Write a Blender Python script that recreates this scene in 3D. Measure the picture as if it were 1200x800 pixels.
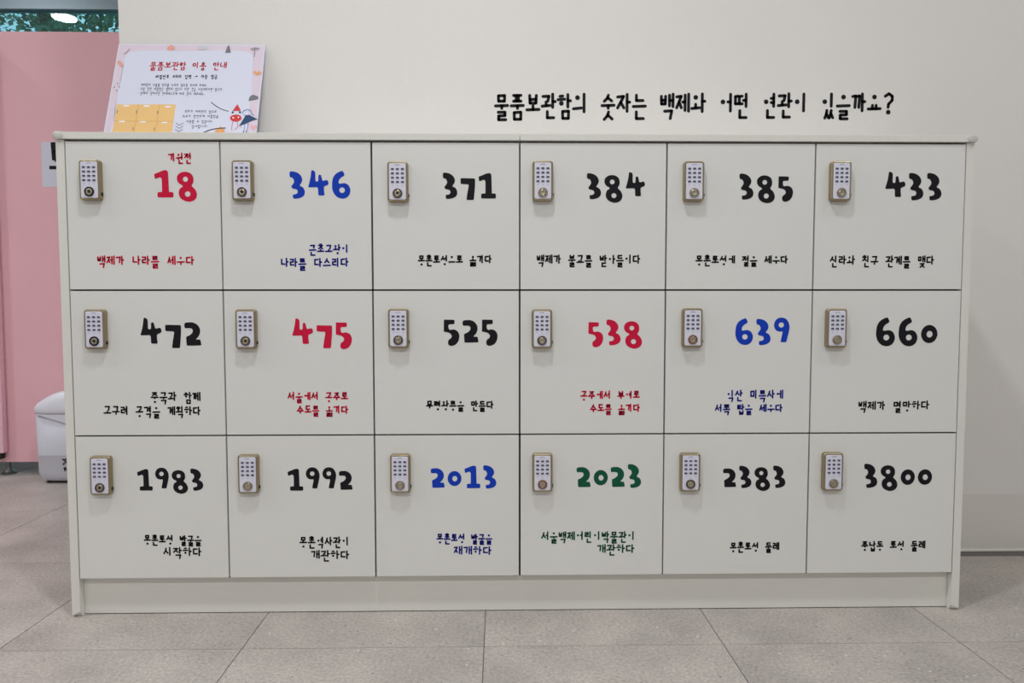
import bpy, bmesh, math, random
from mathutils import Vector, Matrix
from mathutils.geometry import tessellate_polygon

scene = bpy.context.scene
for o in list(bpy.data.objects): bpy.data.objects.remove(o)
COL = scene.collection

# ------------------------------------------------------------------ camera
cam_data = bpy.data.cameras.new('camera')
cam_data.sensor_width = 36.0
cam_data.lens = 832.0 / 1200.0 * 36.0
cam_data.clip_start = 0.05
cam = bpy.data.objects.new('camera', cam_data); COL.objects.link(cam)
cam.location = (-0.0557, -1.9144, 0.8582)
cam.rotation_euler = (1.51567, 0.00053, -0.01823)
scene.camera = cam

# ------------------------------------------------------------------ world (overcast daylight outside the window)
world = bpy.data.worlds.new('overcast_sky'); scene.world = world
world.use_nodes = True
bg = world.node_tree.nodes['Background']
bg.inputs['Color'].default_value = (0.58, 0.88, 1.0, 1)
bg.inputs['Strength'].default_value = 3.6

# ------------------------------------------------------------------ exposure
scene.view_settings.view_transform = 'Standard'
scene.view_settings.look = 'None'
scene.view_settings.gamma = 1.0
scene.view_settings.use_curve_mapping = False
scene.view_settings.exposure = -1.38

CEIL = 3.6
LIGHT_COL = (0.94, 0.958, 0.99)
# downlights: x, y, watts
DOWNLIGHTS = [(-2.75, -0.87, 38), (-0.25, -0.87, 78), (2.25, -0.87, 36),
              (-2.75, -3.3, 60), (-0.25, -3.3, 100), (2.25, -3.3, 60), (-4.22, 1.364, 75), (-4.95, -0.87, 80)]  # last downlight is added to brighten the pink partition

# ================================================================== helpers
def mat(name, col, rough=0.5, metal=0.0, **kw):
    m = bpy.data.materials.new(name); m.use_nodes = True
    b = m.node_tree.nodes['Principled BSDF']
    b.inputs['Base Color'].default_value = (*col, 1)
    b.inputs['Roughness'].default_value = rough
    b.inputs['Metallic'].default_value = metal
    for k, v in kw.items(): b.inputs[k.replace('_', ' ')].default_value = v
    return m

def noisy(name, col, rough, amt=0.04, scale=6.0, bump=0.0, bscale=200.0, metal=0.0, stretch=None, spec=0.5):
    """principled material whose colour drifts softly with object-space noise, with optional fine relief"""
    m = mat(name, col, rough, metal, Specular_IOR_Level=spec)
    nt = m.node_tree; N = nt.nodes; L = nt.links; b = N['Principled BSDF']
    tc = N.new('ShaderNodeTexCoord'); mp = N.new('ShaderNodeMapping')
    L.new(tc.outputs['Object'], mp.inputs['Vector'])
    if stretch: mp.inputs['Scale'].default_value = stretch
    n = N.new('ShaderNodeTexNoise'); n.inputs['Scale'].default_value = scale; n.inputs['Detail'].default_value = 4
    L.new(mp.outputs[0], n.inputs['Vector'])
    r = N.new('ShaderNodeValToRGB')
    r.color_ramp.elements[0].position = 0.3; r.color_ramp.elements[1].position = 0.7
    r.color_ramp.elements[0].color = (*[max(0, c * (1 - amt)) for c in col], 1)
    r.color_ramp.elements[1].color = (*[min(1, c * (1 + amt)) for c in col], 1)
    L.new(n.outputs['Fac'], r.inputs[0]); L.new(r.outputs[0], b.inputs['Base Color'])
    if bump:
        n2 = N.new('ShaderNodeTexNoise'); n2.inputs['Scale'].default_value = bscale; n2.inputs['Detail'].default_value = 3
        L.new(mp.outputs[0], n2.inputs['Vector'])
        bp = N.new('ShaderNodeBump'); bp.inputs['Strength'].default_value = bump; bp.inputs['Distance'].default_value = 0.002
        L.new(n2.outputs['Fac'], bp.inputs['Height']); L.new(bp.outputs[0], b.inputs['Normal'])
    return m

def srgb(r, g, b):
    f = lambda c: ((c / 255 + 0.055) / 1.055) ** 2.4 if c > 10 else c / 255 / 12.92
    return (f(r), f(g), f(b))

def link(name, me, material, parent=None, loc=(0, 0, 0)):
    o = bpy.data.objects.new(name, me); COL.objects.link(o)
    if material is not None and not me.materials:
        for m in (material if isinstance(material, (list, tuple)) else [material]): me.materials.append(m)
    o.location = loc
    if parent: o.parent = parent
    return o

def finish(name, bm, material, parent=None, loc=(0, 0, 0), smooth=False):
    bmesh.ops.recalc_face_normals(bm, faces=bm.faces)
    me = bpy.data.meshes.new(name); bm.to_mesh(me); bm.free()
    if smooth:
        for p in me.polygons: p.use_smooth = True
    return link(name, me, material, parent, loc)

def box_into(bm, x0, x1, y0, y1, z0, z1, bevel=0.0, seg=2):
    r = bmesh.ops.create_cube(bm, size=1.0)
    vs = r['verts']
    for v in vs:
        v.co = Vector(((x0 + x1) / 2 + v.co.x * (x1 - x0), (y0 + y1) / 2 + v.co.y * (y1 - y0), (z0 + z1) / 2 + v.co.z * (z1 - z0)))
    if bevel > 0:
        es = set(e for v in vs for e in v.link_edges)
        bmesh.ops.bevel(bm, geom=list(es), offset=bevel, segments=seg, profile=0.7, affect='EDGES')

def box(name, x0, x1, y0, y1, z0, z1, material, parent=None, bevel=0.0, loc=(0, 0, 0)):
    bm = bmesh.new(); box_into(bm, x0, x1, y0, y1, z0, z1, bevel)
    return finish(name, bm, material, parent, loc)

def rr_pts(w, h, r, n=5):
    pts = []
    for cx, cz, a0 in ((w/2-r, h/2-r, 0), (-w/2+r, h/2-r, 90), (-w/2+r, -h/2+r, 180), (w/2-r, -h/2+r, 270)):
        for k in range(n + 1):
            a = math.radians(a0 + 90 * k / n); pts.append((cx + r * math.cos(a), cz + r * math.sin(a)))
    return pts

def loft_rr(bm, w, h, r, levels, cx=0, cz=0, n=5):
    """rounded rectangle in XZ lofted along Y; levels = [(inset, y)...]"""
    rings = []
    for ins, y in levels:
        rr = max(r - ins, 0.0004)
        rings.append([bm.verts.new((cx + x, y, cz + z)) for x, z in rr_pts(w - 2*ins, h - 2*ins, rr, n)])
    m = len(rings[0])
    for a, b in zip(rings, rings[1:]):
        for i in range(m): bm.faces.new((a[i], a[(i+1) % m], b[(i+1) % m], b[i]))
    bm.faces.new(rings[0]); bm.faces.new(rings[-1])

def lathe_y(bm, prof, cx=0, cz=0, n=28):
    """profile [(radius, y)] turned about the Y axis"""
    rings = []
    for r, y in prof:
        rings.append([bm.verts.new((cx + r*math.cos(2*math.pi*i/n), y, cz + r*math.sin(2*math.pi*i/n))) for i in range(n)])
    for a, b in zip(rings, rings[1:]):
        for i in range(n): bm.faces.new((a[i], a[(i+1) % n], b[(i+1) % n], b[i]))
    bm.faces.new(rings[0]); bm.faces.new(rings[-1])

def lathe_z(bm, prof, cx=0, cy=0, n=28):
    rings = []
    for r, z in prof:
        rings.append([bm.verts.new((cx + r*math.cos(2*math.pi*i/n), cy + r*math.sin(2*math.pi*i/n), z)) for i in range(n)])
    for a, b in zip(rings, rings[1:]):
        for i in range(n): bm.faces.new((a[i], a[(i+1) % n], b[(i+1) % n], b[i]))
    bm.faces.new(rings[0]); bm.faces.new(rings[-1])

def empty(name, loc, label=None, cat=None, group=None, kind=None):
    o = bpy.data.objects.new(name, None); COL.objects.link(o); o.location = loc; o.empty_display_size = 0.1
    return tag(o, label, cat, group, kind)

def tag(o, label=None, cat=None, group=None, kind=None):
    if label: o['label'] = label
    if cat: o['category'] = cat
    if group: o['group'] = group
    if kind: o['kind'] = kind
    return o

# ================================================================== lettering
# each flat vinyl shape is a mesh in the XZ plane facing -Y
def outline(pts, hard=0):
    """closed smooth outline through hand-laid points"""
    n = len(pts); out = []
    for i in range(n):
        p0, p1, p2, p3 = pts[i-1], pts[i], pts[(i+1) % n], pts[(i+2) % n]
        d = math.dist(p1, p2); k = 4 if d > 25 else 2
        # chord-length limited tangents (keeps corners tight)
        t1 = ((p2[0]-p0[0]), (p2[1]-p0[1])); t2 = ((p3[0]-p1[0]), (p3[1]-p1[1]))
        l1 = math.hypot(*t1) or 1; l2 = math.hypot(*t2) or 1
        s = d
        # straight runs between corners: shrink tangents when neighbours are very unequal
        a1 = min(1.0, math.dist(p0, p1) / d) if d else 1; a2 = min(1.0, math.dist(p2, p3) / d) if d else 1
        t1 = (t1[0]/l1*s*a1, t1[1]/l1*s*a1); t2 = (t2[0]/l2*s*a2, t2[1]/l2*s*a2)
        for j in range(k):
            t = j / k; h00 = 2*t**3-3*t*t+1; h10 = t**3-2*t*t+t; h01 = -2*t**3+3*t*t; h11 = t**3-t*t
            out.append((h00*p1[0]+h10*t1[0]+h01*p2[0]+h11*t2[0], h00*p1[1]+h10*t1[1]+h01*p2[1]+h11*t2[1]))
    return out

def ell(cx, cy, rx, ry, n=20):
    return [(cx + rx*math.cos(2*math.pi*i/n), cy + ry*math.sin(2*math.pi*i/n)) for i in range(n)]

# numerals: (outer outline, holes, x0, x1, baseline y); y grows downwards, 10.9 units = 2.3 mm
GLYPH = {
 '0': ([ell(650, 308, 102, 112, 32)], [ell(654, 310, 37, 41)], 548, 752, 454),
 '1': ([outline([(345,163),(352,154),(400,135),(450,115),(485,108),(508,116),(517,140),(519,200),(521,290),(523,372),(530,379),(566,380),(577,392),(577,434),(566,446),(390,446),(379,436),(380,392),(392,381),(430,379),(436,371),(437,300),(436,222),(425,202),(400,201),(362,216),(351,208)])], [], 343, 579, 446),
 '2': ([outline([(462,168),(510,155),(570,158),(620,188),(648,235),(648,290),(626,335),(600,360),(606,369),(643,370),(652,378),(662,430),(655,442),(570,445),(490,445),(481,435),(476,345),(485,331),(520,315),(552,287),(560,252),(545,232),(515,227),(470,228),(461,220)])], [], 460, 663, 455),
 '3': ([outline([(114,128),(160,121),(215,138),(255,173),(273,220),(262,262),(241,298),(280,323),(303,370),(295,420),(260,450),(210,465),(162,467),(151,456),(148,422),(157,413),(190,408),(211,388),(206,358),(182,343),(146,336),(133,310),(150,285),(168,252),(160,216),(140,197),(116,190)])], [], 112, 304, 461),
 '4': ([outline([(389,112),(402,103),(425,113),(437,128),(440,160),(440,232),(452,247),(474,241),(478,215),(480,172),(494,160),(512,168),(522,205),(530,234),(545,238),(580,228),(600,240),(607,270),(597,290),(556,308),(548,325),(549,365),(554,410),(545,425),(485,425),(474,412),(471,335),(456,320),(400,321),(355,322),(346,312),(362,260),(378,190)])], [], 346, 608, 461),
 '5': ([outline([(222,155),(228,149),(346,151),(360,160),(358,199),(346,207),(292,210),(281,224),(284,262),(302,281),(345,275),(390,292),(415,328),(421,370),(408,425),(375,468),(325,488),(288,479),(275,455),(278,420),(295,400),(315,385),(322,355),(300,325),(265,312),(226,304),(220,294)])], [], 219, 421, 455),
 '6': ([outline([(780,114),(790,116),(812,155),(806,176),(768,200),(742,232),(737,268),(752,278),(812,270),(857,291),(882,335),(885,380),(865,430),(825,460),(780,468),(725,453),(680,410),(655,350),(652,290),(660,220),(687,168),(730,134)])], [ell(780, 360, 36, 36)], 651, 887, 464),
 '7': ([outline([(448,200),(530,202),(620,204),(632,216),(631,300),(620,430),(614,482),(604,490),(527,490),(517,479),(528,400),(546,300),(537,283),(450,278),(438,268),(438,211)])], [], 437, 633, 470),
 '8': ([outline([(747,130),(800,142),(838,175),(850,222),(845,265),(826,304),(865,345),(888,400),(880,450),(847,485),(795,501),(740,492),(690,463),(665,420),(664,375),(680,335),(714,306),(670,275),(645,232),(650,180),(690,142)])], [ell(749, 222, 32, 32), ell(773, 405, 34, 34)], 642, 889, 448),
 '9': ([outline([(812,121),(862,135),(900,180),(916,240),(910,300),(892,380),(878,438),(870,446),(812,446),(802,438),(808,400),(824,318),(815,304),(780,306),(738,289),(712,245),(712,195),(735,150),(770,127)])], [ell(805, 218, 35, 35)], 710, 917, 479),
}

def tess(bm, outer, holes, fx, fz, y=0.0):
    polys = [[Vector((fx(p[0]), 0, fz(p[1]))) for p in poly] for poly in [outer] + holes]
    flat = [v for poly in polys for v in poly]
    vs = [bm.verts.new((v.x, y, v.z)) for v in flat]
    tris = tessellate_polygon([[Vector((v.x, v.z, 0)) for v in poly] for poly in polys])
    for t in tris:
        try: bm.faces.new([vs[i] for i in t])
        except ValueError: pass

def face_front(bm):
    bm.normal_update()
    for f in bm.faces:
        if f.normal.y > 0: f.normal_flip()

def number_mesh(text, x0, x1, zb):
    """numerals of one door, origin of the mesh at the door plane"""
    gap = 44.0; w = sum(GLYPH[c][3] - GLYPH[c][2] for c in text) + gap * (len(text) - 1)
    s = (x1 - x0) / w; sz = s if len(text) > 2 else s
    bm = bmesh.new(); cur = 0.0
    for c in text:
        outers, holes, gx0, gx1, base = GLYPH[c]
        off = cur
        fx = lambda X, off=off, gx0=gx0: x0 + (X - gx0 + off) * s
        fz = lambda Y, base=base: zb - (Y - base) * sz
        for o in outers: tess(bm, o, holes, fx, fz)
        cur += gx1 - gx0 + gap
    face_front(bm)
    return bm

# handwritten Hangul, drawn stroke by stroke; y grows downwards, one syllable is about one unit wide
LCH = 'ㄱㄲㄴㄷㄸㄹㅁㅂㅃㅅㅆㅇㅈㅉㅊㅋㅌㅍㅎ'
VCH = 'ㅏㅐㅑㅒㅓㅔㅕㅖㅗㅘㅙㅚㅛㅜㅝㅞㅟㅠㅡㅢㅣ'
TCH = ' ㄱㄲㄳㄴㄵㄶㄷㄹㄺㄻㄼㄽㄾㄿㅀㅁㅂㅄㅅㅆㅇㅈㅊㅋㅌㅍㅎ'
CONS = {
 'ㄱ': [[(0,.05),(1,0),(.8,1)]], 'ㄴ': [[(.1,0),(.1,.9),(1,.9)]], 'ㄷ': [[(.95,0),(.05,.05),(.05,.95),(1,.95)]],
 'ㄹ': [[(.05,0),(.9,0),(.9,.45),(.1,.5),(.1,1),(1,1)]], 'ㅁ': [[(.08,.05),(.92,0),(.9,.95),(.1,.95),(.08,.05)]],
 'ㅂ': [[(.05,0),(.1,.95),(.9,.95),(.95,0)],[(.1,.5),(.9,.5)]], 'ㅅ': [[(.55,0),(.4,.5),(0,1)],[(.45,.4),(1,.95)]],
 'ㅈ': [[(0,.05),(.95,0),(.5,.5),(0,1)],[(.5,.5),(1,1)]], 'ㅊ': [[(.3,-.28),(.7,-.3)],[(0,.08),(.95,.05),(.5,.55),(0,1)],[(.5,.55),(1,1)]],
 'ㅋ': [[(0,.05),(1,0),(.8,1)],[(.1,.5),(.9,.45)]], 'ㅌ': [[(.95,0),(.05,0),(.05,1),(1,1)],[(.05,.5),(.85,.5)]],
 'ㅍ': [[(0,0),(1,-.02)],[(.33,.05),(.36,.9)],[(.67,.05),(.64,.9)],[(0,.95),(1,.95)]],
 'ㅎ': [[(.3,-.12),(.7,-.15)],[(0,.28),(1,.22)]],
}
def cons(ch, x0, y0, x1, y1, ring):
    if ch in 'ㄲㄸㅃㅆㅉ':
        b = {'ㄲ':'ㄱ','ㄸ':'ㄷ','ㅃ':'ㅂ','ㅆ':'ㅅ','ㅉ':'ㅈ'}[ch]; m = (x0 + x1) / 2; g = (x1 - x0) * .06
        a, d = cons(b, x0 - g, y0, m - g, y1, ring); a2, d2 = cons(b, m + g, y0, x1 + g, y1, ring); return a + a2, d + d2
    if ch in 'ㄳㄵㄶㄺㄻㄼㄽㄾㄿㅀㅄ':
        b = {'ㄳ':'ㄱㅅ','ㄵ':'ㄴㅈ','ㄶ':'ㄴㅎ','ㄺ':'ㄹㄱ','ㄻ':'ㄹㅁ','ㄼ':'ㄹㅂ','ㄽ':'ㄹㅅ','ㄾ':'ㄹㅌ','ㄿ':'ㄹㅍ','ㅀ':'ㄹㅎ','ㅄ':'ㅂㅅ'}[ch]; m = (x0 + x1) / 2
        a, d = cons(b[0], x0 - .1, y0, m - .05, y1, ring); a2, d2 = cons(b[1], m + .05, y0, x1 + .1, y1, ring); return a + a2, d + d2
    fx = lambda p: (x0 + p[0] * (x1 - x0), y0 + p[1] * (y1 - y0))
    if ch == 'ㅇ':
        c = fx((.5, .5))
        if ring:
            r = min(x1 - x0, y1 - y0) * .45
            return [[(c[0] + r*math.cos(a*math.pi/5), c[1] + r*math.sin(a*math.pi/5)) for a in range(11)]], []
        return [], [c]
    s = [[fx(p) for p in pl] for pl in CONS[ch]]; d = []
    if ch == 'ㅎ':
        if ring:
            c = fx((.5, .7)); r = min(x1 - x0, y1 - y0) * .24
            s.append([(c[0] + r*math.cos(a*math.pi/5), c[1] + r*math.sin(a*math.pi/5)) for a in range(11)])
        else: d.append(fx((.5, .72)))
    return s, d

def syllable(ch, ring=False):
    """strokes and dots of one character, and its advance"""
    if ch == ' ': return [], [], .78
    if ch == '?': return [[(.12,.08),(.4,-.05),(.66,.08),(.66,.3),(.38,.5),(.36,.66)]], [(.38,.92)], .8
    if ch == '4': return [[(.5,0),(.1,.5),(.7,.5)],[(.5,0),(.5,.8)]], [], .75
    if ch == '.': return [], [(.15,.75)], .35
    if ch == ',': return [[(.2,.7),(.1,.9)]], [], .35
    if ch == '·': return [], [(.2,.42)], .5
    if ch == '→': return [[(0,.4),(.95,.4)],[(.7,.2),(.95,.4),(.7,.6)]], [], 1.1
    k = ord(ch) - 0xAC00
    L, V, T = LCH[k // 588], VCH[(k % 588) // 28], TCH[k % 28]
    fin = T != ' '; S = []; D = []
    def add(s, d): S.extend(s); D.extend(d)
    if V in 'ㅗㅛㅜㅠㅡ':
        y1 = .31 if fin else .42
        if L == 'ㅇ' and not ring: add([], [(.48, .12)])
        else: add(*cons(L, .2, 0, .76, y1 if L not in 'ㅎ' else .5, ring))
        yb = .58 if fin else .74
        if V in 'ㅜㅠ': yb = .53 if fin else .58
        if L == 'ㅎ': yb = max(yb, .62)
        S.append([(.02, yb + .01), (.94, yb - .01)])
        if V == 'ㅗ': S.append([(.48, yb - .2), (.48, yb)])
        if V == 'ㅛ': S += [[(.34, yb - .18), (.34, yb)], [(.62, yb - .18), (.62, yb)]]
        dn = .14 if fin else .28
        if V == 'ㅜ': S.append([(.5, yb), (.5, yb + dn)])
        if V == 'ㅠ': S += [[(.34, yb), (.34, yb + dn)], [(.62, yb), (.62, yb + dn)]]
        if fin: add(*cons(T, .2, .87, .8, 1.26, ring))
    elif V in 'ㅘㅙㅚㅝㅞㅟㅢ':
        y1 = .3 if fin else .38
        if L == 'ㅇ' and not ring: add([], [(.28, .12)])
        else: add(*cons(L, .04, .04, .5, y1, ring))
        yb = .54 if fin else .68
        if V in 'ㅝㅞㅟ': yb -= .06
        S.append([(-.02, yb + .02), (.58, yb - .02)])
        if V in 'ㅘㅙㅚ': S.append([(.28, yb - .2), (.28, yb)])
        if V in 'ㅝㅞㅟ': S.append([(.3, yb), (.3, yb + .2)])
        z = .62 if fin else .86; x = .78
        S.append([(x, -.06), (x, z)])
        m = .32
        if V == 'ㅘ': S.append([(x, m), (x + .2, m)])
        if V == 'ㅙ': S += [[(x, m), (x + .16, m)], [(x + .16, -.06), (x + .16, z)]]
        if V == 'ㅝ': S.append([(x - .18, m + .28), (x, m + .28)] if not fin else [(x - .15, m + .12), (x, m + .12)])
        if V == 'ㅞ': S.append([(x + .16, -.06), (x + .16, z)])
        if fin: add(*cons(T, .32, .84, .86, 1.2, ring))
    else:
        two = V in 'ㅐㅒㅔㅖ'
        cx1 = .38 if two else .5
        cy1 = .48 if fin else .66
        if L == 'ㅇ' and not ring: add([], [(.24, .36)])
        elif L == 'ㅎ': add(*cons(L, .0, .1, cx1, cy1 + .06, ring))
        else: add(*cons(L, .02, .06, cx1, cy1, ring))
        z = .6 if fin else .84; m = .28 if fin else .36
        x = .74
        if two:
            a, b = .66, .93
            S += [[(a, 0), (a, z - .04)], [(b, -.05), (b, z)]]
            if V == 'ㅐ': S.append([(a, m), (b, m)])
            if V == 'ㅒ': S += [[(a, m - .1), (b, m - .1)], [(a, m + .1), (b, m + .1)]]
            if V == 'ㅔ': S.append([(a - .18, m), (a, m)])
            if V == 'ㅖ': S += [[(a - .16, m - .1), (a, m - .1)], [(a - .16, m + .12), (a, m + .12)]]
        else:
            if V in 'ㅓㅕ': x = .82
            S.append([(x, -.04), (x, z)])
            if V == 'ㅏ': S.append([(x, m), (x + .2, m)])
            if V == 'ㅑ': S += [[(x, m - .1), (x + .2, m - .1)], [(x, m + .12), (x + .2, m + .12)]]
            if V == 'ㅓ': S.append([(x - .2, m), (x, m)])
            if V == 'ㅕ': S += [[(x - .2, m - .1), (x, m - .1)], [(x - .2, m + .12), (x, m + .12)]]
        if fin: add(*cons(T, .3, .82, .84, 1.22, ring))
    adv = 1.0
    return S, D, adv

def capsule(bm, a, b, r, y=0.0, n=5):
    ang = math.atan2(b[1]-a[1], b[0]-a[0]); pts = []
    for c, s in ((b, -90), (a, 90)):
        for i in range(n + 1):
            t = ang + math.radians(s + 180 * i / n); pts.append((c[0] + r*math.cos(t), c[1] + r*math.sin(t)))
    bm.faces.new([bm.verts.new((p[0], y, p[1])) for p in pts])

def text_into(bm, text, x0, x1, z0, z1, weight, ring=False, dot=1.35, y=0.0, vscale=1.0, jitter=0.0, tight=0.86):
    """text from x0 to x1, centred on the line z0-z1"""
    total = sum(syllable(c, ring)[2] for c in text) - .08
    s = (x1 - x0) / total; cur = 0.0; rnd = random.Random(len(text) * 7 + 3)
    for c in text:
        S, D, adv = syllable(c, ring)
        j = rnd.uniform(-jitter, jitter)
        def P(p):
            X = x0 + (cur + .49 + (p[0] - .49) * tight) * s; t = (X - x0) / (x1 - x0)
            return (X, z0 + (z1 - z0) * t - (p[1] - .5 + j) * s * vscale)
        for pl in S:
            for a, b in zip(pl, pl[1:]): capsule(bm, P(a), P(b), weight / 2, y)
        for d in D:
            q = P(d); capsule(bm, (q[0] - 1e-5, q[1]), (q[0] + 1e-5, q[1]), weight / 2 * dot, y, 7)
        cur += adv

# ================================================================== materials
M = {}
M['door'] = noisy('white_laminate', srgb(226, 226, 222), 0.42, 0.012, 3.0, 0.08, 350)
M['carcass'] = noisy('white_carcass', srgb(226, 225, 218), 0.5, 0.012, 3.0, 0.06, 350)
M['gap'] = noisy('door_gap_shade', srgb(34, 34, 32), 0.8, 0.02, 3.0)  # white carcass coloured near-black to deepen the shade in the door gaps
M['wall'] = noisy('painted_wall', srgb(226, 223, 219), 0.85, 0.012, 2.0, 0.25, 260, spec=0.2)
M['skirt'] = noisy('painted_skirting', srgb(222, 219, 212), 0.7, 0.012, 3.0, 0.1, 200, spec=0.2)
M['caulk'] = mat('white_caulk', srgb(240, 238, 230), 0.6)
M['ceiling'] = noisy('ceiling_paint', srgb(235, 235, 230), 0.9, 0.01, 2.0)
M['black'] = mat('black_vinyl', srgb(20, 20, 26), 0.6, 0.0, Specular_IOR_Level=0.2)
M['red'] = mat('red_vinyl', srgb(205, 18, 62), 0.6, 0.0, Specular_IOR_Level=0.2)
M['blue'] = mat('blue_vinyl', srgb(12, 60, 182), 0.6, 0.0, Specular_IOR_Level=0.2)
M['green'] = mat('green_vinyl', srgb(10, 84, 62), 0.6, 0.0, Specular_IOR_Level=0.2)
M['navy'] = mat('dark_blue_vinyl', srgb(24, 32, 140), 0.6, 0.0, Specular_IOR_Level=0.2)
M['brass'] = mat('champagne_metal', srgb(158, 145, 116), 0.3, 0.75)
M['faceplate'] = noisy('lilac_white_plastic', srgb(222, 222, 236), 0.3, 0.01, 30)
M['key'] = mat('violet_grey_key', srgb(112, 114, 140), 0.35)
M['keyprint'] = mat('dark_key_print', srgb(52, 50, 70), 0.5)
M['print'] = mat('grey_print', srgb(120, 118, 140), 0.5)
M['ring_black'] = mat('black_chrome_ring', srgb(24, 24, 28), 0.25, 0.3)
M['ring_dark'] = mat('dark_reflection_ring', srgb(92, 86, 74), 0.3, 0.6)  # reflection tones put into the ring colours
M['ring_reddish'] = mat('red_reflection_ring', srgb(134, 92, 78), 0.3, 0.4)
M['ring_tan'] = mat('tan_reflection_ring', srgb(150, 140, 126), 0.32, 0.6)
M['dish'] = mat('brushed_metal_dish', srgb(176, 166, 146), 0.3, 0.8)
M['guard'] = mat('clear_grey_silicone', srgb(214, 214, 211), 0.12, 0.0, Alpha=0.45)
M['pink'] = noisy('pink_laminate', srgb(236, 184, 193), 0.5, 0.03, 1.2, 0.05, 300)
M['pink_light'] = noisy('pale_pink_laminate', srgb(234, 190, 202), 0.5, 0.02, 1.2)
M['steel'] = mat('steel_foot', srgb(120, 122, 122), 0.3, 0.8)
M['rubber'] = mat('black_rubber', srgb(25, 25, 25), 0.7)
M['binw'] = noisy('white_bin_plastic', srgb(216, 216, 226), 0.35, 0.01, 5)
M['bind'] = noisy('white_bin_body_plastic', srgb(196, 196, 206), 0.4, 0.01, 5)
M['paper'] = noisy('printed_paper', srgb(214, 215, 230), 0.6, 0.008, 10)
M['frame'] = noisy('blue_grey_aluminium', srgb(150, 168, 178), 0.4, 0.02, 4, metal=0.3)
M['lampw'] = mat('white_lamp_trim', srgb(240, 240, 238), 0.5)
M['bark'] = noisy('tree_bark', srgb(86, 74, 60), 0.9, 0.2, 20)
M['leaf'] = noisy('tree_leaves', srgb(84, 128, 92), 0.6, 0.35, 3.0)
M['soil'] = noisy('outside_ground', srgb(90, 100, 80), 0.95, 0.15, 2)
em = bpy.data.materials.new('lamp_glow'); em.use_nodes = True
b = em.node_tree.nodes['Principled BSDF']; b.inputs['Emission Color'].default_value = (1, .98, .94, 1); b.inputs['Emission Strength'].default_value = 22.0
M['lamp'] = em
# tinted glass: mostly clear with a mirror coat
g = bpy.data.materials.new('teal_window_glass'); g.use_nodes = True
nt = g.node_tree; nt.nodes.clear()
out = nt.nodes.new('ShaderNodeOutputMaterial'); mx = nt.nodes.new('ShaderNodeMixShader'); tr = nt.nodes.new('ShaderNodeBsdfTransparent'); gl = nt.nodes.new('ShaderNodeBsdfGlossy'); fr = nt.nodes.new('ShaderNodeFresnel')
tr.inputs['Color'].default_value = (.62, .80, .84, 1); gl.inputs['Roughness'].default_value = 0.01; fr.inputs['IOR'].default_value = 1.6
nt.links.new(fr.outputs[0], mx.inputs[0]); nt.links.new(tr.outputs[0], mx.inputs[1]); nt.links.new(gl.outputs[0], mx.inputs[2]); nt.links.new(mx.outputs[0], out.inputs[0])
M['glass'] = g

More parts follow.
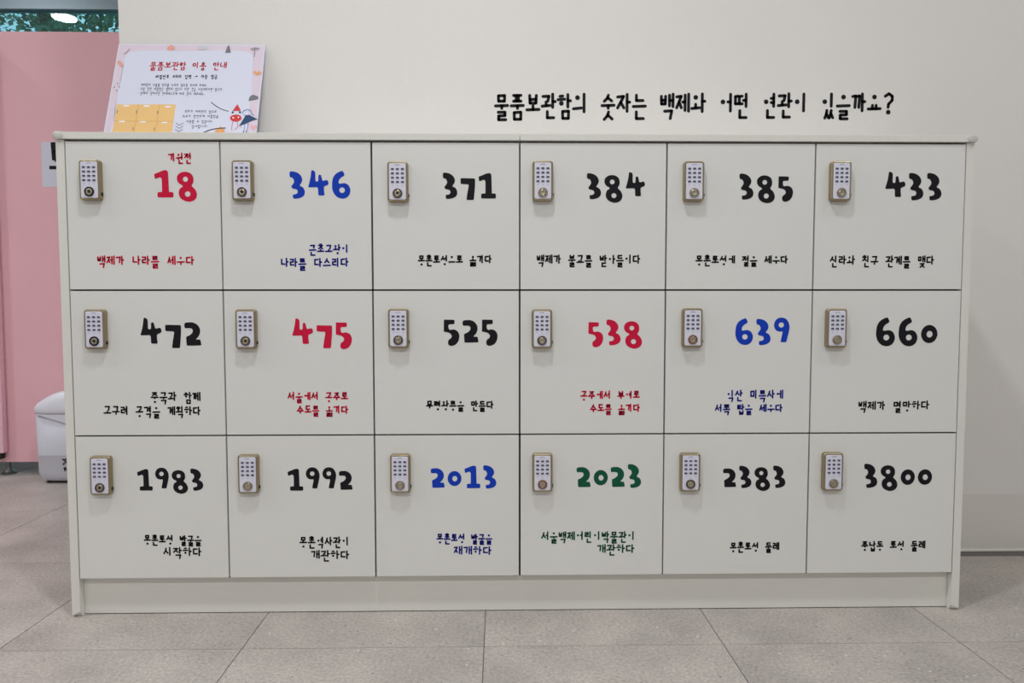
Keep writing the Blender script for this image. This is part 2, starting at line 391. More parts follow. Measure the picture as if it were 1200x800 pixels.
def stone_tile():
    m = bpy.data.materials.new('grey_stone_tile'); m.use_nodes = True
    nt = m.node_tree; N = nt.nodes; L = nt.links; b = N['Principled BSDF']
    tc = N.new('ShaderNodeTexCoord'); oi = N.new('ShaderNodeObjectInfo')
    add = N.new('ShaderNodeVectorMath'); add.operation = 'ADD'
    sc = N.new('ShaderNodeVectorMath'); sc.operation = 'SCALE'; sc.inputs[3].default_value = 0.5
    L.new(oi.outputs['Location'], sc.inputs[0]); 
    ge = N.new('ShaderNodeNewGeometry')
    L.new(ge.outputs['Position'], add.inputs[0]); L.new(sc.outputs[0], add.inputs[1])
    def noise(s, d, r=.55):
        n = N.new('ShaderNodeTexNoise'); n.inputs['Scale'].default_value = s; n.inputs['Detail'].default_value = d; n.inputs['Roughness'].default_value = r
        L.new(add.outputs[0], n.inputs['Vector']); return n
    n1 = noise(4.5, 5, .6); n2 = noise(120, 6, .7)
    r1 = N.new('ShaderNodeValToRGB'); r1.color_ramp.elements[0].position = .32; r1.color_ramp.elements[1].position = .68
    r1.color_ramp.elements[0].color = (*srgb(166, 159, 154), 1); r1.color_ramp.elements[1].color = (*srgb(190, 183, 176), 1)
    L.new(n1.outputs['Fac'], r1.inputs[0])
    r2 = N.new('ShaderNodeValToRGB'); r2.color_ramp.elements[0].position = .3; r2.color_ramp.elements[1].position = .7
    r2.color_ramp.elements[0].color = (.62, .61, .60, 1); r2.color_ramp.elements[1].color = (1.22, 1.22, 1.22, 1)
    L.new(n2.outputs['Fac'], r2.inputs[0])
    mul = N.new('ShaderNodeMix'); mul.data_type = 'RGBA'; mul.blend_type = 'MULTIPLY'; mul.inputs[0].default_value = 1
    L.new(r1.outputs[0], mul.inputs[6]); L.new(r2.outputs[0], mul.inputs[7])
    # dark and pale mineral specks of uneven size
    def specks(scale, lo, colour, prev, drop):
        v = N.new('ShaderNodeTexVoronoi'); v.inputs['Scale'].default_value = scale; v.inputs['Randomness'].default_value = 1
        wn = noise(30, 3); wv = N.new('ShaderNodeVectorMath'); wv.operation = 'MULTIPLY_ADD'; wv.inputs[1].default_value = (.02, .02, .0)
        L.new(wn.outputs['Color'], wv.inputs[0]); L.new(add.outputs[0], wv.inputs[2]); L.new(wv.outputs[0], v.inputs['Vector'])
        r = N.new('ShaderNodeValToRGB'); r.color_ramp.elements[0].position = lo; r.color_ramp.elements[1].position = lo + .05
        r.color_ramp.elements[0].color = (1, 1, 1, 1); r.color_ramp.elements[1].color = (0, 0, 0, 1)
        L.new(v.outputs['Distance'], r.inputs[0])
        sel = N.new('ShaderNodeMath'); sel.operation = 'GREATER_THAN'; sel.inputs[1].default_value = drop
        sx = N.new('ShaderNodeSeparateColor'); L.new(v.outputs['Color'], sx.inputs[0]); L.new(sx.outputs[0], sel.inputs[0])
        mm = N.new('ShaderNodeMath'); mm.operation = 'MULTIPLY'; L.new(r.outputs[0], mm.inputs[0]); L.new(sel.outputs[0], mm.inputs[1])
        mk = N.new('ShaderNodeMix'); mk.data_type = 'RGBA'; mk.inputs[7].default_value = (*colour, 1)
        L.new(mm.outputs[0], mk.inputs[0]); L.new(prev, mk.inputs[6]); return mk.outputs[2]
    c = specks(60, .10, srgb(112, 105, 100), mul.outputs[2], .70)
    c = specks(44, .12, srgb(206, 203, 196), c, .88)
    L.new(c, b.inputs['Base Color'])
    b.inputs['Roughness'].default_value = .48
    bp = N.new('ShaderNodeBump'); bp.inputs['Strength'].default_value = .15; bp.inputs['Distance'].default_value = .001
    L.new(n2.outputs['Fac'], bp.inputs['Height']); L.new(bp.outputs[0], b.inputs['Normal'])
    return m
M['tile'] = stone_tile()
M['joint'] = mat('dark_tile_joint', srgb(110, 106, 102), 0.9)

# ================================================================== setting
WY = 0.467      # plane of the wall behind the lockers
WX = -1.289     # its free left end
XL, XR, YF, YB = -5.4, 4.2, -5.0, 3.2

floor = tag(box('floor', XL - .1, XR + .1, YF - .1, YB + .1, -.06, -.0015, M['joint']), kind='structure')
tile_bm = bmesh.new(); box_into(tile_bm, -.2992, .2992, -.2992, .2992, -.0014, 0.0)
tile_me = bpy.data.meshes.new('tile'); tile_bm.to_mesh(tile_me); tile_bm.free(); tile_me.materials.append(M['tile'])
for i in range(-6, 7):
    for j in range(-3, 6):
        cx = -.094 + .3 + .601 * i; cy = -.185 + .3 + .6 * j
        if cx + .3 < XL or cx - .3 > XR or (j > 0 and cx > -1.0): continue
        if cy > YB - .2: continue
        t = link('tile', tile_me, None, floor, (cx, cy, 0))
tag(box('wall_back', WX, XR, WY, WY + .12, -.05, CEIL, M['wall']), kind='structure')
wall_back = bpy.data.objects['wall_back']
tag(box('wall_passage', WX, WX + .12, WY + .12, YB, -.05, CEIL, M['wall']), kind='structure')
tag(box('wall_right', XR, XR + .12, YF, WY, -.05, CEIL, M['wall']), kind='structure')
tag(box('wall_left', XL - .12, XL, YF, YB, -.05, CEIL, M['wall']), kind='structure')
tag(box('wall_front', XL - .12, XR + .12, YF - .12, YF, -.05, CEIL, M['wall']), kind='structure')
tag(box('ceiling', XL - .12, XR + .12, YF - .12, YB + .12, CEIL, CEIL + .1, M['ceiling']), kind='structure')
# window wall at the far left: low sill, tall glass, blind header above it
tag(box('wall_window', XL, WX, YB, YB + .12, -.05, .5, M['wall']), kind='structure')
tag(box('wall_window_head', XL, WX, YB, YB + .12, 2.98, CEIL, M['frame']), kind='structure')
win = tag(empty('window_1', ((XL + WX) / 2, YB + .05, .5)), kind='structure')
cxw = (XL + WX) / 2
box('window_frame', XL - cxw, WX - cxw, -.04, .04, 2.40, 2.48, M['frame'], win)
box('window_frame', XL - cxw, WX - cxw, -.04, .04, 0, .06, M['frame'], win)
for x in (XL + .03, -3.95, WX - .03):
    box('mullion', x - .03 - cxw, x + .03 - cxw, -.035, .035, .06, 2.40, M['frame'], win)
for a, c in ((XL + .06, -3.98), (-3.92, WX - .06)):
    box('pane', a - cxw, c - cxw, -.003, .003, .06, 2.40, M['glass'], win)
# skirting and caulk line of the back wall
bb = tag(box('baseboard_back', WX, XR, WY - .002, WY, .006, .2, M['skirt'], bevel=0.0006), kind='structure')
tag(box('trim_1', WX, XR, WY - .006, WY, 0, .006, M['caulk']), kind='structure')

# lettering applied to the wall above the lockers
bm = bmesh.new()
text_into(bm, '물품보관함의 숫자는 백제와 어떤 연관이 있을까요?', -.0715, 1.2585, 1.507, 1.516, .0098, dot=1.6, vscale=1.2, tight=.84)
face_front(bm)
o = finish('lettering', bm, M['black'], wall_back, (0, WY - .0006, 0)); face = o.data
tag(o, label='black handwritten style Hangul question on the wall above the lockers')

# ceiling downlights (the last is added to light the partition)
for k, (x, y, w) in enumerate(DOWNLIGHTS):
    where = ['over the lockers at the left', 'over the middle of the lockers', 'over the lockers at the right', 'in the rear row at the left', 'in the middle of the rear row', 'in the rear row at the right', 'near the window, mirrored in its glass', 'at the far left, added to light the pink partition'][k]
    d = empty('ceiling_downlight', (x, y, CEIL), 'round white recessed ceiling downlight ' + where, 'lamp', 'round ceiling downlights')
    bm = bmesh.new(); lathe_z(bm, [(.135, 0), (.135, -.006), (.128, -.010), (.113, -.010), (.110, -.004), (.110, 0)]); finish('trim_ring', bm, M['lampw'], d)
    bm = bmesh.new(); lathe_z(bm, [(.109, -.001), (.109, -.004), (.10, -.0045)]); finish('diffuser', bm, M['lamp'], d)
    ld = bpy.data.lights.new('downlight_lamp', 'AREA'); ld.shape = 'DISK'; ld.size = .2; ld.energy = w; ld.color = LIGHT_COL; ld.spread = math.radians(165)
    lo = bpy.data.objects.new('downlight_lamp', ld); COL.objects.link(lo); lo.location = (0, 0, -.02); lo.parent = d

# ================================================================== lockers
COLS= [-1.1976, -0.7928, -0.394, -0.0, 0.3943, 0.7948, 1.2024]
ROWS= [1.2836, 0.8909, 0.4994, 0.1062]
# per door: numerals (x from, x to, baseline), captions (x from, x to, line height), lock centre; metres
NUMS=[
  ('18',-0.9665,-0.8551,1.1358,1.1363),
  ('346',-0.6103,-0.4502,1.1345,1.1355),
  ('371',-0.2046,-0.0633,1.1348,1.1353),
  ('384',0.1797,0.3356,1.1347,1.1348),
  ('385',0.5898,0.7350,1.1344,1.1340),
  ('433',0.9851,1.1388,1.1337,1.1332),
  ('472',-1.0142,-0.8533,0.7407,0.7396),
  ('475',-0.6107,-0.4515,0.7395,0.7389),
  ('525',-0.2050,-0.0599,0.7478,0.7476),
  ('538',0.1855,0.3315,0.7432,0.7431),
  ('639',0.5854,0.7335,0.7430,0.7430),
  ('660',0.9711,1.1403,0.7389,0.7390),
  ('1983',-1.0344,-0.8578,0.3503,0.3475),
  ('1992',-0.6303,-0.4547,0.3478,0.3457),
  ('2013',-0.2419,-0.0640,0.3521,0.3505),
  ('2023',0.1558,0.3325,0.3517,0.3513),
  ('2383',0.5586,0.7307,0.3495,0.3496),
  ('3800',0.9488,1.1382,0.3483,0.3491),
]
CAPS=[
  [('기원전',-0.9290,-0.8677,1.2385,1.2390),('백제가 나라를 세우다',-1.1234,-0.8673,0.9677,0.9675),],
  [('근초고왕이',-0.5632,-0.4575,0.9990,0.9993),('나라를 다스리다',-0.6389,-0.4582,0.9620,0.9623),],
  [('몽촌토성으로 옮기다',-0.2732,-0.0760,0.9707,0.9710),],
  [('백제가 불교를 받아들이다',0.0449,0.3240,0.9709,0.9709),],
  [('몽촌토성에 절을 세우다',0.4733,0.7243,0.9708,0.9704),],
  [('신라와 친구 관계를 맺다',0.8388,1.1239,0.9691,0.9687),],
  [('중국과 함께',-0.9927,-0.8596,0.6040,0.6026),('고구려 공격을 계획하다',-1.1193,-0.8605,0.5669,0.5639),],
  [('서울에서 공주로',-0.6266,-0.4641,0.6043,0.6031),('수도를 옮기다',-0.6028,-0.4644,0.5677,0.5665),],
  [('무령왕릉을 만들다',-0.2544,-0.0716,0.5795,0.5787),],
  [('공주에서 부여로',0.1641,0.3267,0.6050,0.6048),('수도를 옮기다',0.1904,0.3271,0.5690,0.5688),],
  [('익산 미륵사에',0.5633,0.7194,0.6048,0.6049),('서쪽 탑을 세우다',0.5323,0.7182,0.5672,0.5674),],
  [('백제가 멸망하다',0.9267,1.1236,0.5731,0.5735),],
  [('몽촌토성 발굴을',-1.0220,-0.8667,0.2153,0.2124),('시작하다',-0.9709,-0.8672,0.1796,0.1777),],
  [('몽촌역사관이',-0.6019,-0.4664,0.2059,0.2042),('개관하다',-0.5711,-0.4667,0.1681,0.1667),],
  [('몽촌토성 발굴을',-0.2282,-0.0759,0.2134,0.2116),('재개하다',-0.1817,-0.0776,0.1771,0.1758),],
  [('서울백제어린이박물관이',0.0585,0.3169,0.2160,0.2151),('개관하다',0.2124,0.3155,0.1788,0.1785),],
  [('몽촌토성 둘레',0.5797,0.7171,0.1835,0.1834),],
  [('풍납동 토성 둘레',0.9459,1.1251,0.1842,0.1851),],
]
LOCKS= [(-1.1248, 1.178), (-0.7289, 1.1777), (-0.3223, 1.1754), (0.0605, 1.1784), (0.4623, 1.1786), (0.8559, 1.1798), (-1.1245, 0.7873), (-0.7279, 0.7871), (-0.3241, 0.7886), (0.0589, 0.7871), (0.4635, 0.7892), (0.854, 0.7879), (-1.1226, 0.3954), (-0.73, 0.3976), (-0.3229, 0.3974), (0.0609, 0.3979), (0.4628, 0.3968), (0.8538, 0.3965)]
TOPZ = 1.2856; CD = .44
COLNAME = {'18': 'red', '346': 'blue', '475': 'red', '538': 'red', '639': 'blue', '2013': 'blue', '2023': 'green'}
def unit(side):
    xs = COLS[0:4] if side == 0 else COLS[3:7]
    x0 = -1.2212 if side == 0 else 0.0006; x1 = -.0006 if side == 0 else 1.2252
    ox = (x0 + x1) / 2
    lab = ('left half of the white locker bank, doors from red 18 to blue 2013' if side == 0 else
           'right half of the white locker bank, doors from black 384 to black 3800')
    u = empty('locker_cabinet', (ox, 0, 0), lab, 'locker', 'white locker units along the wall')
    L = lambda v: v - ox
    # outer side panel, its lower front corner cut off
    bm = bmesh.new()
    prof = [(0.0, .022), (.0, TOPZ - .0005), (CD, TOPZ - .0005), (CD, 0), (.012, 0)]
    px0, px1 = (x0, x0 + .0218) if side == 0 else (x1 - .0212, x1)
    A = [bm.verts.new((L(px0), y, z)) for y, z in prof]; B = [bm.verts.new((L(px1), y, z)) for y, z in prof]
    # chamfer runs on the inner edge of the foot
    for f in (A, B): bm.faces.new(f)
    for i in range(5): bm.faces.new((A[i], A[(i+1) % 5], B[(i+1) % 5], B[i]))
    for v in bm.verts:
        if v.co.z < .03 and v.co.y < .005: v.co.z = .006 if (v in A) == (side == 0) else .016
    finish('side_panel', bm, M['carcass'], u)
    # inner side panel and dividers behind the doors
    e = .0195
    ix0, ix1 = (px1, x1) if side == 0 else (x0, px0)
    if side == 0: box('inner_panel', L(x1 - .018), L(x1), .0205, CD, 0.1, TOPZ - .001, M['gap'], u)
    else: box('inner_panel', L(x0), L(x0 + .018), .0205, CD, 0.1, TOPZ - .001, M['gap'], u)
    for c in xs[1:3]: box('divider', L(c - .009), L(c + .009), .0205, CD - .01, .124, TOPZ - .002, M['gap'], u)
    cells = sorted([ix0 if side == 0 else ix0 + .018] + [xs[1], xs[2]] + [ix1 - .018 if side == 0 else ix1])
    for a, b_ in zip(cells, cells[1:]):
        lo_ = a + .0092 if a in xs[1:3] else a + .0002; hi_ = b_ - .0092 if b_ in xs[1:3] else b_ - .0002
        for r in (1, 2): box('shelf', L(lo_), L(hi_), .0205, CD - .01, ROWS[r] - .009, ROWS[r] + .009, M['gap'], u)
    box('bottom_panel', L(ix0 + (.0182 if side else .0002)), L(ix1 - (.0182 if not side else .0002)), .0205, CD - .01, .1005, .1185, M['gap'], u)
    box('back_panel', L(ix0 + .0002), L(ix1 - .0002), CD - .008, CD, .12, TOPZ - .003, M['carcass'], u)
    box('top_gap_shade_strip', L(ix0 + (.0182 if side else .0002)), L(ix1 - (.0182 if not side else .0002)), .0192, .0203, TOPZ - .03, TOPZ - .001, M['gap'], u)  # added dark strip, stands in for shade in the gap under the top
    box('kick_board', L(ix0 + .0006) - (.0012 if side else 0), L(ix1 - (.0006 if side else 0)) + (0 if side else .0006), .0215, .0375, .0025, .1, M['carcass'], u)
    tp = box('top_panel', L(x0 - .001 if side == 0 else .0007), L(-.0007 if side == 0 else x1 + .001), -.0045, CD + .004, TOPZ + .0015, TOPZ + .0195, M['carcass'], u, bevel=.0012)
    # corner guard of clear silicone wrapped over the outer top corner
    gx = x0 - .001 if side == 0 else x1 + .001
    bm = bmesh.new(); lathe_y(bm, [(.004, -.0135), (.009, -.0125), (.0125, -.009), (.0145, -.002), (.0145, .012), (.0125, .02)], 0, 0, 24)
    for v in bm.verts: v.co.x = v.co.x * 1.0; v.co.z *= .92
    sg = 1 if side == 0 else -1
    finish('corner_guard', bm, M['guard'], u, (L(gx + sg * .0105), 0, TOPZ + .0095), smooth=True)
    for r in range(3):
        for c in range(3):
            k = r * 6 + c + 3 * side
            g = .0022
            jx = random.Random(k).uniform(-.0004, .0004)
            dx0, dx1 = xs[c] + g + jx, xs[c+1] - g + jx
            if side == 0 and c == 0: dx0 = xs[0] + .0014
            if side == 1 and c == 2: dx1 = xs[3] - .0012
            dz1, dz0 = ROWS[r] - g, ROWS[r+1] + g
            mx_, mz = (dx0 + dx1) / 2, (dz0 + dz1) / 2
            s, na, nb, nz, _ = NUMS[k]
            cname = COLNAME.get(s, 'black')
            door = box('door', dx0 - mx_, dx1 - mx_, 0, .019, dz0 - mz, dz1 - mz, M['door'], u, bevel=.0007, loc=(L(mx_), 0, mz))
            tag(door, label='white door with the %s number %s' % (cname, s))
            bm = number_mesh(s, na - mx_, nb - mx_, nz - mz)
            tag(finish('number', bm, M[cname], door, (0, -.0004, 0)), label='%s number %s' % (cname, s))
            for (txt, ta, tb, tz0, tz1) in CAPS[k]:
                bm = bmesh.new()
                em_ = (tb - ta) / (sum(syllable(q)[2] for q in txt) - .08)
                text_into(bm, txt, ta - mx_, tb - mx_, tz0 - mz + .0005, tz1 - mz + .0005, .0043, dot=1.45, vscale=(.0235 if em_ > .022 else .021) / em_, jitter=.02, tight=.82)
                face_front(bm)
                tag(finish('caption', bm, M['navy' if cname == 'blue' else cname], door, (0, -.0004, 0)), label='%s Hangul caption under %s' % (cname, s))
            lock(u, L(LOCKS[k][0]), LOCKS[k][1], k)
    return u

def build_lock_meshes():
    R = {}
    def me(name, bm, mt, smooth=False):
        bmesh.ops.recalc_face_normals(bm, faces=bm.faces); m = bpy.data.meshes.new(name); bm.to_mesh(m); bm.free(); m.materials.append(mt)
        if smooth:
            for p in m.polygons: p.use_smooth = True
        R[name] = m
    bm = bmesh.new(); loft_rr(bm, .055, .106, .008, [(0, 0), (0, -.0105), (.0005, -.0125), (.0018, -0.01430), (.0032, -0.01500), (.0038, -0.01460)], n=6); me('housing', bm, M['brass'])
    bm = bmesh.new(); loft_rr(bm, .0438, .0945, .0040, [(0, -0.01420), (0, -0.01540), (.0008, -0.01600)], n=4); me('face_plate', bm, M['faceplate'])
    bm = bmesh.new()
    for r in range(4):
        for c in range(3):
            loft_rr(bm, .0086, .0056, .0015, [(0, -0.01590), (.0003, -0.01680), (.0009, -0.01710)], cx=(c-1)*.0132, cz=.0325 - r*.0112, n=2)
    me('keypad', bm, M['key'])
    bm = bmesh.new()
    for r in range(4):
        for c in range(3):
            cx, cz = (c-1)*.0132, .0325 - r*.0112
            capsule(bm, (cx - .0018, cz + .0008), (cx + .0018, cz + .0008), .0009, -0.01725); capsule(bm, (cx + .001, cz), (cx + .0022, cz - .0012), .0009, -0.01725)
    face_front(bm); me('key_print', bm, M['keyprint'])
    bm = bmesh.new()
    for a, c in (((-.006, .0425), (-.002, .0435)), ((-.002, .0435), (.002, .0435)), ((.002, .0435), (.006, .0425))): capsule(bm, a, c, .0006, -0.01615)
    for cx in (-.0132, 0, .0132): capsule(bm, (cx - .0012, -.0105), (cx + .0012, -.0105), .0005, -0.01615)
    face_front(bm); me('printed_mark', bm, M['print'])
    bm = bmesh.new(); lathe_y(bm, [(.0128, -0.01560), (.0128, -0.01810), (.0118, -0.01900), (.0098, -0.01900), (.0090, -0.01780)], 0, -.0310); me('knob_ring', bm, M['ring_dark'], True)
    bm = bmesh.new(); lathe_y(bm, [(.0090, -0.01700), (.0088, -0.01840), (.0055, -0.01900), (.0045, -0.01820), (.0030, -0.01820)], 0, -.0310); me('knob', bm, M['dish'], True)
    bm = bmesh.new(); lathe_y(bm, [(.0034, -0.01740), (.0034, -0.01870)], 0, -.0310, 12); me('keyhole', bm, M['ring_black'])
    bm = bmesh.new()
    loft_rr(bm, .005, .009, .0015, [(0, -.003), (0, -.010)], cx=.0268, cz=-.036, n=2); me('release_button', bm, M['rubber'])
    return R
RINGS = ['ring_black', 'ring_dark', 'ring_dark', 'ring_tan', 'ring_tan', 'ring_tan', 'ring_black', 'ring_dark', 'ring_dark', 'ring_dark', 'ring_reddish', 'ring_tan',  # ring colours vary per lock to imitate differing reflections in the metal
         'ring_dark', 'ring_tan', 'ring_tan', 'ring_reddish', 'ring_dark', 'ring_tan']
LM = build_lock_meshes()
ring_variants = {}
def lock(u, x, z, k):
    h = link('keypad_lock', LM['housing'], None, u, (x + (x + u.location.x + .0557) * .0033, -.0002, z + (z - .858) * .0033))
    for n in ('face_plate', 'keypad', 'key_print', 'printed_mark', 'knob_ring', 'knob', 'keyhole', 'release_button'):
        me = LM[n]
        if n == 'keyhole' and k not in (0, 1, 2, 6, 7, 12): continue
        if n == 'knob_ring':
            key = RINGS[k]
            if key not in ring_variants:
                ring_variants[key] = me.copy(); ring_variants[key].materials[0] = M[key]
            me = ring_variants[key]
        c = link(n, me, None, h)
        if n in ('keypad', 'key_print', 'printed_mark'): c['kind'] = 'stuff'
random.seed(5)
unit(0); unit(1)

# ================================================================== notice board on the lockers
p0 = Vector((0, .32, 1.30559)); p1 = Vector((0, .455, 1.69434)); tilt = math.atan2(p1.y - p0.y, p1.z - p0.z)
BW, BH = .472, .4096
post = empty('notice_board', (-1.2852, .3225, 1.3068), 'white printed notice with red Hangul heading, leaning on the wall atop the lockers', 'sign')
post.rotation_euler = (-tilt, 0, 0)
box('board', 0, BW, 0, .004, 0, BH, M['paper'], post)
def col(name, r, g, b): 
    if name not in M: M[name] = mat(name, srgb(r, g, b), .6)
    return M[name]
layer = [0]
def art(name, polys, material, label=None, depth=1):
    bm = bmesh.new()
    for p in polys:
        v = [bm.verts.new((a / 1000, 0, c / 1000)) for a, c in p]; bm.faces.new(v)
    bmesh.ops.triangulate(bm, faces=bm.faces); face_front(bm)
    o = finish(name, bm, material, post, (0, -.0003 * depth, 0))
    if label: o['label'] = label
    return o
def strokes(name, lines, w, material, depth=3):
    bm = bmesh.new()
    for pl in lines:
        for a, b_ in zip(pl, pl[1:]): capsule(bm, (a[0]/1000, a[1]/1000), (b_[0]/1000, b_[1]/1000), w/2000)
    face_front(bm); return finish(name, bm, material, post, (0, -.0003 * depth, 0))
art('pink_border', [[(4, 4), (468, 4), (468, 405), (4, 405)]], col('pale_pink_print', 216, 200, 214), 'pale pink printed border', 1)
wav = outline([(24,-200+210),(20,80),(26,150),(22,220),(28,290),(24,350),(40,378),(110,386),(230,383),(330,388),(405,384),(434,368),(440,300),(446,218),(440,140),(446,70),(438,10)])
art('white_field', [wav], col('white_print', 212, 215, 232), None, 2)
art('locker_drawing', [[(27, 60), (211, 60), (211, 185), (27, 184)]], col('orange_print', 232, 190, 122), 'orange drawing of a locker', 3)
strokes('drawing_line', [[(95, 60), (95, 184)], [(160, 60), (160, 184)], [(27, 124), (211, 124)]], 1.2, col('dark_orange_print', 206, 160, 96), 4)
tags_ = [(57, 179), (121, 178), (188, 176), (52, 122), (117, 121), (184, 119)]
for a, b_ in tags_: art('drawing_tag', [[(a-9, b_-2.5), (a+9, b_-2.5), (a+9, b_+2.5), (a-9, b_+2.5)]], col('white_tag_print', 240, 240, 244), None, 5)
strokes('drawing_handle', [[(a, b_-5), (a, b_+4)] for a, b_ in ((95-3, 157), (160-2, 156), (32, 158), (90, 97), (155, 97))], 2.6, col('grey_print_2', 140, 128, 118), 6)
def ptext(txt, a, b_, z0, z1, w, m, vs=1.0, name='printed_text', label=None):
    bm = bmesh.new(); text_into(bm, txt, a/1000, b_/1000, z0/1000, z1/1000, w/1000, ring=True, vscale=vs)
    face_front(bm); o = finish(name, bm, m, post, (0, -.0009, 0))
    if label: o['label'] = label
dk = col('dark_print', 44, 42, 62)
ptext('물품보관함 이용 안내', 110, 355, 328, 329, 3.9, col('red_print', 190, 44, 56), 1.0, 'heading', 'red Hangul heading')
ptext('비밀번호 4자리 입력 → 자동 잠금', 134, 330, 286, 288, 2.0, dk, 1.05)
ptext('· 여러분의 사물함 번호를 누르지 않도록 주의해 주세요.', 82, 301, 256, 255, 1.1, dk, 1.15)
ptext('· 사용 중인 사물함은 열리지 않으니 다른 것을 사용해주시면 됩니다.', 82, 352, 241, 240, 1.1, dk, 1.35)
ptext('· 문제가 생기시면 안내데스크에 바로 문의 해주세요.', 84, 296, 225, 223, 1.1, dk, 1.2)
ptext('모자가 여러분의 열쇠로', 241, 342, 160, 159, 1.1, dk, 1.05)
ptext('모두가 편안하게 사물함을', 236, 349, 142, 143, 1.1, dk, 1.0)
ptext('이용할 수 있습니다.', 251, 333, 124, 124, 1.1, dk, 1.05)
ptext('감사합니다.', 268, 320, 106, 107, 1.1, dk, .95)
strokes('brush_line', [[(321, 193), (334, 182), (348, 173), (362, 166), (378, 161)]], 2.6, dk)
strokes('brush_line', [[(310, 85), (325, 93), (339, 97), (356, 100), (375, 101)]], 2.6, dk, 6)
gy = col('slate_print', 112, 112, 122); sl = col('orange_motif', 226, 160, 96); sk = col('salmon_motif', 222, 160, 146)
art('motif', [outline([(157, 394), (163, 402), (170, 406), (178, 401), (183, 394), (177, 387), (170, 384), (163, 387)])], sk, 'salmon diamond motif', 4)
art('motif', [outline([(252, 402), (286, 402), (284, 392), (272, 388), (258, 391)])], col('pale_grey_motif', 200, 198, 206), 'pale grey motif', 4)
art('motif', [[(345, 377), (364, 378), (356, 405), (351, 405)]], gy, 'grey tree shaped motif', 4)
strokes('motif', [[(440, 362), (440, 390)], [(426, 393), (440, 397), (455, 394)], [(430, 388), (440, 391), (451, 389)]], 2.2, gy, 4)
art('motif', [outline([(440, 308), (446, 300), (454, 294), (464, 297), (470, 305), (464, 304), (460, 312), (454, 303), (448, 312), (446, 303)])], sl, 'orange tulip motif', 4)
art('motif', [outline([(438, 199), (446, 201), (460, 204), (468, 211), (460, 218), (448, 221), (440, 214)])], gy, 'grey leaf motif', 4)
art('motif', [outline([(4, 340), (12, 346), (22, 336), (28, 324), (22, 320), (14, 328)])], sk, 'salmon leaf motif', 4)
strokes('motif', [[(22, 368), (27, 378)], [(29, 374), (35, 385)], [(33, 384), (38, 391)]], 1.6, gy, 4)
strokes('motif', [[(18, 259), (18, 262)], [(9, 245), (10, 248)], [(25, 247), (25, 250)], [(19, 233), (19, 236)]], 2.8, gy, 4)
strokes('motif', [[(220, 118), (231, 110), (243, 118)], [(220, 107), (231, 99), (243, 107)], [(220, 96), (231, 88), (243, 96)]], 1.8, gy, 4)
art('motif', [outline([(342, 86), (346, 92), (352, 98), (356, 96), (359, 108), (364, 97), (370, 98), (374, 90), (372, 80), (346, 78)])], sl, 'yellow orange flower motif', 4)
art('motif', [outline([(462, 94), (454, 104), (454, 111), (459, 112), (462, 107), (466, 112), (471, 110), (470, 103)])], col('pink_motif', 224, 172, 180), 'pink heart motif', 4)
# two small drawn figures
rd = col('figure_red', 206, 44, 48); nb = col('figure_navy', 28, 62, 104); bl = col('figure_blue', 60, 120, 190); hr = col('figure_hair', 46, 40, 60)
art('drawn_figure', [[(391, 162), (417, 163), (404, 187)]], rd, 'red cone hat of the left drawn figure', 5)
art('drawn_figure', [outline([(392, 160), (389, 157), (391, 153), (396, 158)]), outline([(414, 161), (418, 157), (416, 153), (411, 158)])], hr, None, 6)
art('drawn_figure', [outline([(385, 138), (392, 146), (404, 149), (416, 146), (422, 136), (416, 127), (404, 124), (392, 127)])], rd, 'red dress of the left drawn figure', 5)
art('drawn_figure', [ell(396, 137, 3, 3, 8), ell(412, 139, 2.5, 2.5, 8)], col('white_tag_print', 240, 240, 244), None, 6)
strokes('drawn_figure', [[(397, 124), (394, 106), (396, 92)], [(409, 124), (414, 106), (404, 94)], [(416, 112), (424, 104)]], 1.3, rd, 5)
art('drawn_figure', [[(388, 78), (402, 80), (403, 85), (389, 84)]], rd, None, 6)
strokes('drawn_figure', [[(422, 153), (426, 163), (436, 168), (448, 164), (452, 152), (460, 147)], [(428, 148), (436, 144), (446, 148)]], 2.0, bl, 5)
art('drawn_figure', [[(434, 147), (446, 147), (472, 133), (452, 126), (436, 116), (417, 109)]], nb, 'navy dress of the right drawn figure', 5)
strokes('drawn_figure', [[(434, 116), (434, 90)], [(445, 120), (443, 92)]], 1.5, bl, 5)
strokes('drawn_figure', [[(433, 89), (430, 80)], [(442, 90), (440, 80)]], 2.6, hr, 6)

# ================================================================== pink partition at the far left
PY = 1.64
part = empty('partition', (-2.9, PY, 0), 'tall matte pink partition on short steel feet behind the lockers', 'partition')
box('panel', -1.6, 1.3, 0, .04, .063, 2.167, M['pink'], part, bevel=.002)
def foot(px, py):
    bm = bmesh.new(); lathe_z(bm, [(.036, 0), (.036, .006), (.024, .012), (.014, .024), (.012, .03), (.012, .063)], n=20); finish('foot', bm, M['steel'], part, (px, py, 0), smooth=False)
foot(.379, .02); foot(1.1, .02); foot(-1.2, .02)
dd = empty('partition_door', (-2.95, 1.6, 0), 'pale pink door leaf standing in front of the pink partition at the left edge', 'door')
box('door_leaf', -.5, .448, 0, .034, .115, 2.1, M['pink_light'], dd, bevel=.008)
box('bumper', .395, .436, -.004, .030, .086, .1145, M['rubber'], dd, bevel=.004)
# notice sheet taped on the partition
sh = empty('paper_sign', (-2.289, PY - .0008, 1.4235), 'white paper sheet with bold black Hangul taped on the pink partition', 'sign')
box('sheet', 0, .32, -.0004, 0.0004, 0, .217, M['paper'], sh)
bm = bmesh.new()
for a, b_, w in (((.058, .216), (.063, .128), .024), ((.036, .093), (.15, .093), .017), ((.063, .128), (.125, .128), .016), ((.125, .216), (.125, .128), .020), ((.095, .128), (.095, .093), .016), ((.06, .17), (.12, .17), .014)):
    capsule(bm, a, b_, w / 2, 0, 1)
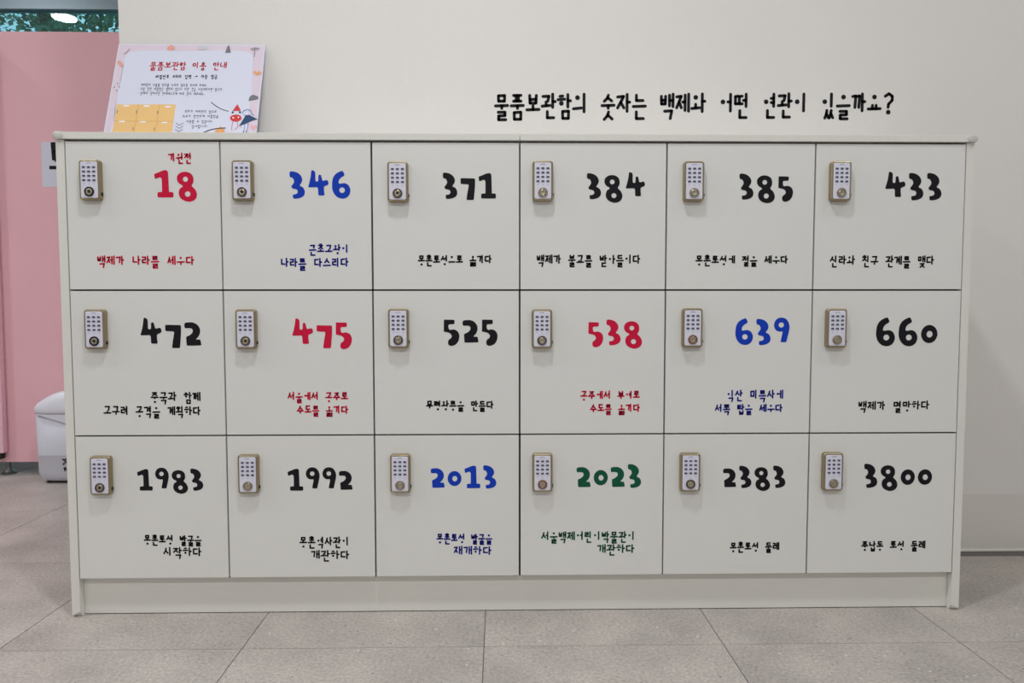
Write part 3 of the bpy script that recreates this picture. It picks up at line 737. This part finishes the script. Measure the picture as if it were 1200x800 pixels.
# a second syllable
for a, b_, w in (((.19, .2), (.25, .2), .018), ((.25, .2), (.24, .14), .018), ((.28, .21), (.28, .09), .02), ((.19, .11), (.26, .11), .016), ((.2, .06), (.2, .03), .018), ((.2, .03), (.28, .03), .018)):
    capsule(bm, a, b_, w / 2, 0, 1)
face_front(bm); finish('lettering', bm, M['black'], sh, (0, -.0008, 0))

# ================================================================== waste bin
bn = empty('waste_bin', (-2.06, 1.535, 0), 'white plastic bin with domed lid standing before the pink partition', 'bin')
def super_loft(bm, rings, n=40, power=5.0):
    """rings = [(z, half width, half depth, dy)] with squared-off rounded sections"""
    R = []
    for z, a, b_, dy in rings:
        ring = []
        for i in range(n):
            t = 2*math.pi*i/n; c, s = math.cos(t), math.sin(t)
            ring.append(bm.verts.new((a*abs(c)**(2/power)*(1 if c >= 0 else -1), dy + b_*abs(s)**(2/power)*(1 if s >= 0 else -1), z)))
        R.append(ring)
    for p, q in zip(R, R[1:]):
        for i in range(n): bm.faces.new((p[i], p[(i+1) % n], q[(i+1) % n], q[i]))
    bm.faces.new(R[0]); bm.faces.new(R[-1])
bm = bmesh.new(); super_loft(bm, [(.012, .168, .075, 0), (.016, .176, .080, 0), (.03, .186, .088, 0), (.055, .192, .0925, 0), (.13, .194, .0935, 0), (.134, .194, .0945, -.001), (.140, .194, .0945, -.001), (.144, .194, .0935, 0), (.34, .197, .095, 0)], power=6)
finish('body', bm, M['bind'], bn, smooth=True)
bm = bmesh.new(); super_loft(bm, [(.335, .194, .097, -.004), (.338, .198, .101, -.004), (.345, .200, .104, -.004), (.365, .198, .103, -.004), (.385, .183, .098, -.004), (.405, .153, .092, -.004), (.425, .118, .082, -.004), (.436, .085, .068, -.004), (.440, .05, .045, -.004)], power=5)
finish('lid', bm, M['binw'], bn, smooth=True)
# recessed grip under the lid and step ridge
bm = bmesh.new(); v = [bm.verts.new(p) for p in ((-.170, -.100, .334), (.150, -.100, .334), (.02, -.100, .272), (-.170, -.090, .334), (.150, -.090, .334), (.02, -.090, .272))]
for f in ((0, 1, 2), (3, 5, 4), (0, 3, 4, 1), (1, 4, 5, 2), (2, 5, 3, 0)): bm.faces.new([v[i] for i in f])
finish('grip_panel', bm, M['binw'], bn)
box('base', -.15, .15, -.07, .07, 0, .0125, M['rubber'], bn, bevel=.003)
bm = bmesh.new()
for cx, cz, an in ((-.052, .118, 0), (-.052, .098, 60), (-.044, .108, 120), (-.038, .120, 30), (-.048, .070, 90), (-.048, .078, 20), (-.036, .070, 150), (-.030, .100, 80)):
    t = math.radians(an); capsule(bm, (cx - .004*math.cos(t), cz - .004*math.sin(t)), (cx + .004*math.cos(t), cz + .004*math.sin(t)), .0032, 0)
face_front(bm); tag(finish('printed_mark', bm, M['black'], bn, (0, -.0960, 0)), kind='stuff')

# ================================================================== outside the window
tag(box('ground', -14, 4, YB + .3, 16, -.3, -.1, M['soil']), kind='structure')
rnd = random.Random(11)
def tree(x, y, h, spread, label, nleaf, seed):
    rnd = random.Random(seed)
    t = empty('tree', (x, y, -.1), label, 'tree', 'trees outside the window')
    bm = bmesh.new(); lathe_z(bm, [(.14, 0), (.10, h*.3), (.07, h*.6), (.03, h*.95)], n=10)
    finish('trunk', bm, M['bark'], t)
    vs = []; fs = []; 
    clusters = []
    for k in range(46):
        a = rnd.uniform(0, 2*math.pi); r = spread * math.sqrt(rnd.random()); z = h * rnd.uniform(.25, 1.05)
        clusters.append((r*math.cos(a), r*math.sin(a)*.6, z, rnd.uniform(.25, .55)))
    bm = bmesh.new()
    for (cx, cy, cz, cr) in clusters[:9]:
        d = Vector((cx, cy, cz)) ; s = Vector((0, 0, cz*.55))
        for u_ in range(1):
            ax = (d - s); side = ax.cross(Vector((0, 1, 0))).normalized() * .018; up = ax.cross(side).normalized() * .018
            A = [bm.verts.new(s + p) for p in (side, up, -side, -up)]; B = [bm.verts.new(d + p*.4) for p in (side, up, -side, -up)]
            for i in range(4): bm.faces.new((A[i], A[(i+1) % 4], B[(i+1) % 4], B[i]))
    finish('branches', bm, M['bark'], t)
    for k in range(nleaf):
        cx, cy, cz, cr = rnd.choice(clusters)
        d = Vector((rnd.gauss(0, 1), rnd.gauss(0, 1), rnd.gauss(0, 1))).normalized() * cr * rnd.random() ** .4
        c = Vector((cx, cy, cz)) + d
        u1 = Vector((rnd.gauss(0, 1), rnd.gauss(0, 1), rnd.gauss(0, 1))).normalized(); u2 = u1.orthogonal().normalized()
        l = rnd.uniform(.03, .055); w = l * .5; i = len(vs)
        vs += [c - u1*l, c + u2*w + u1*l*.1, c + u1*l, c - u2*w + u1*l*.1]; fs.append((i, i+1, i+2, i+3))
    me = bpy.data.meshes.new('foliage'); me.from_pydata([tuple(v) for v in vs], [], fs); me.update()
    f = link('foliage', me, M['leaf'], t); f['kind'] = 'stuff'
tree(-4.6, 5.4, 4.6, .95, 'leafy green tree outside the window, nearest to the glass', 8000, 1)
tree(-8.4, 8.8, 6.2, 1.5, 'tallest green tree, farthest from the glass at the left frame edge', 9000, 2)
tree(-4.6, 8.0, 5.0, 1.3, 'green tree outside the window beside the wall end', 8000, 4)
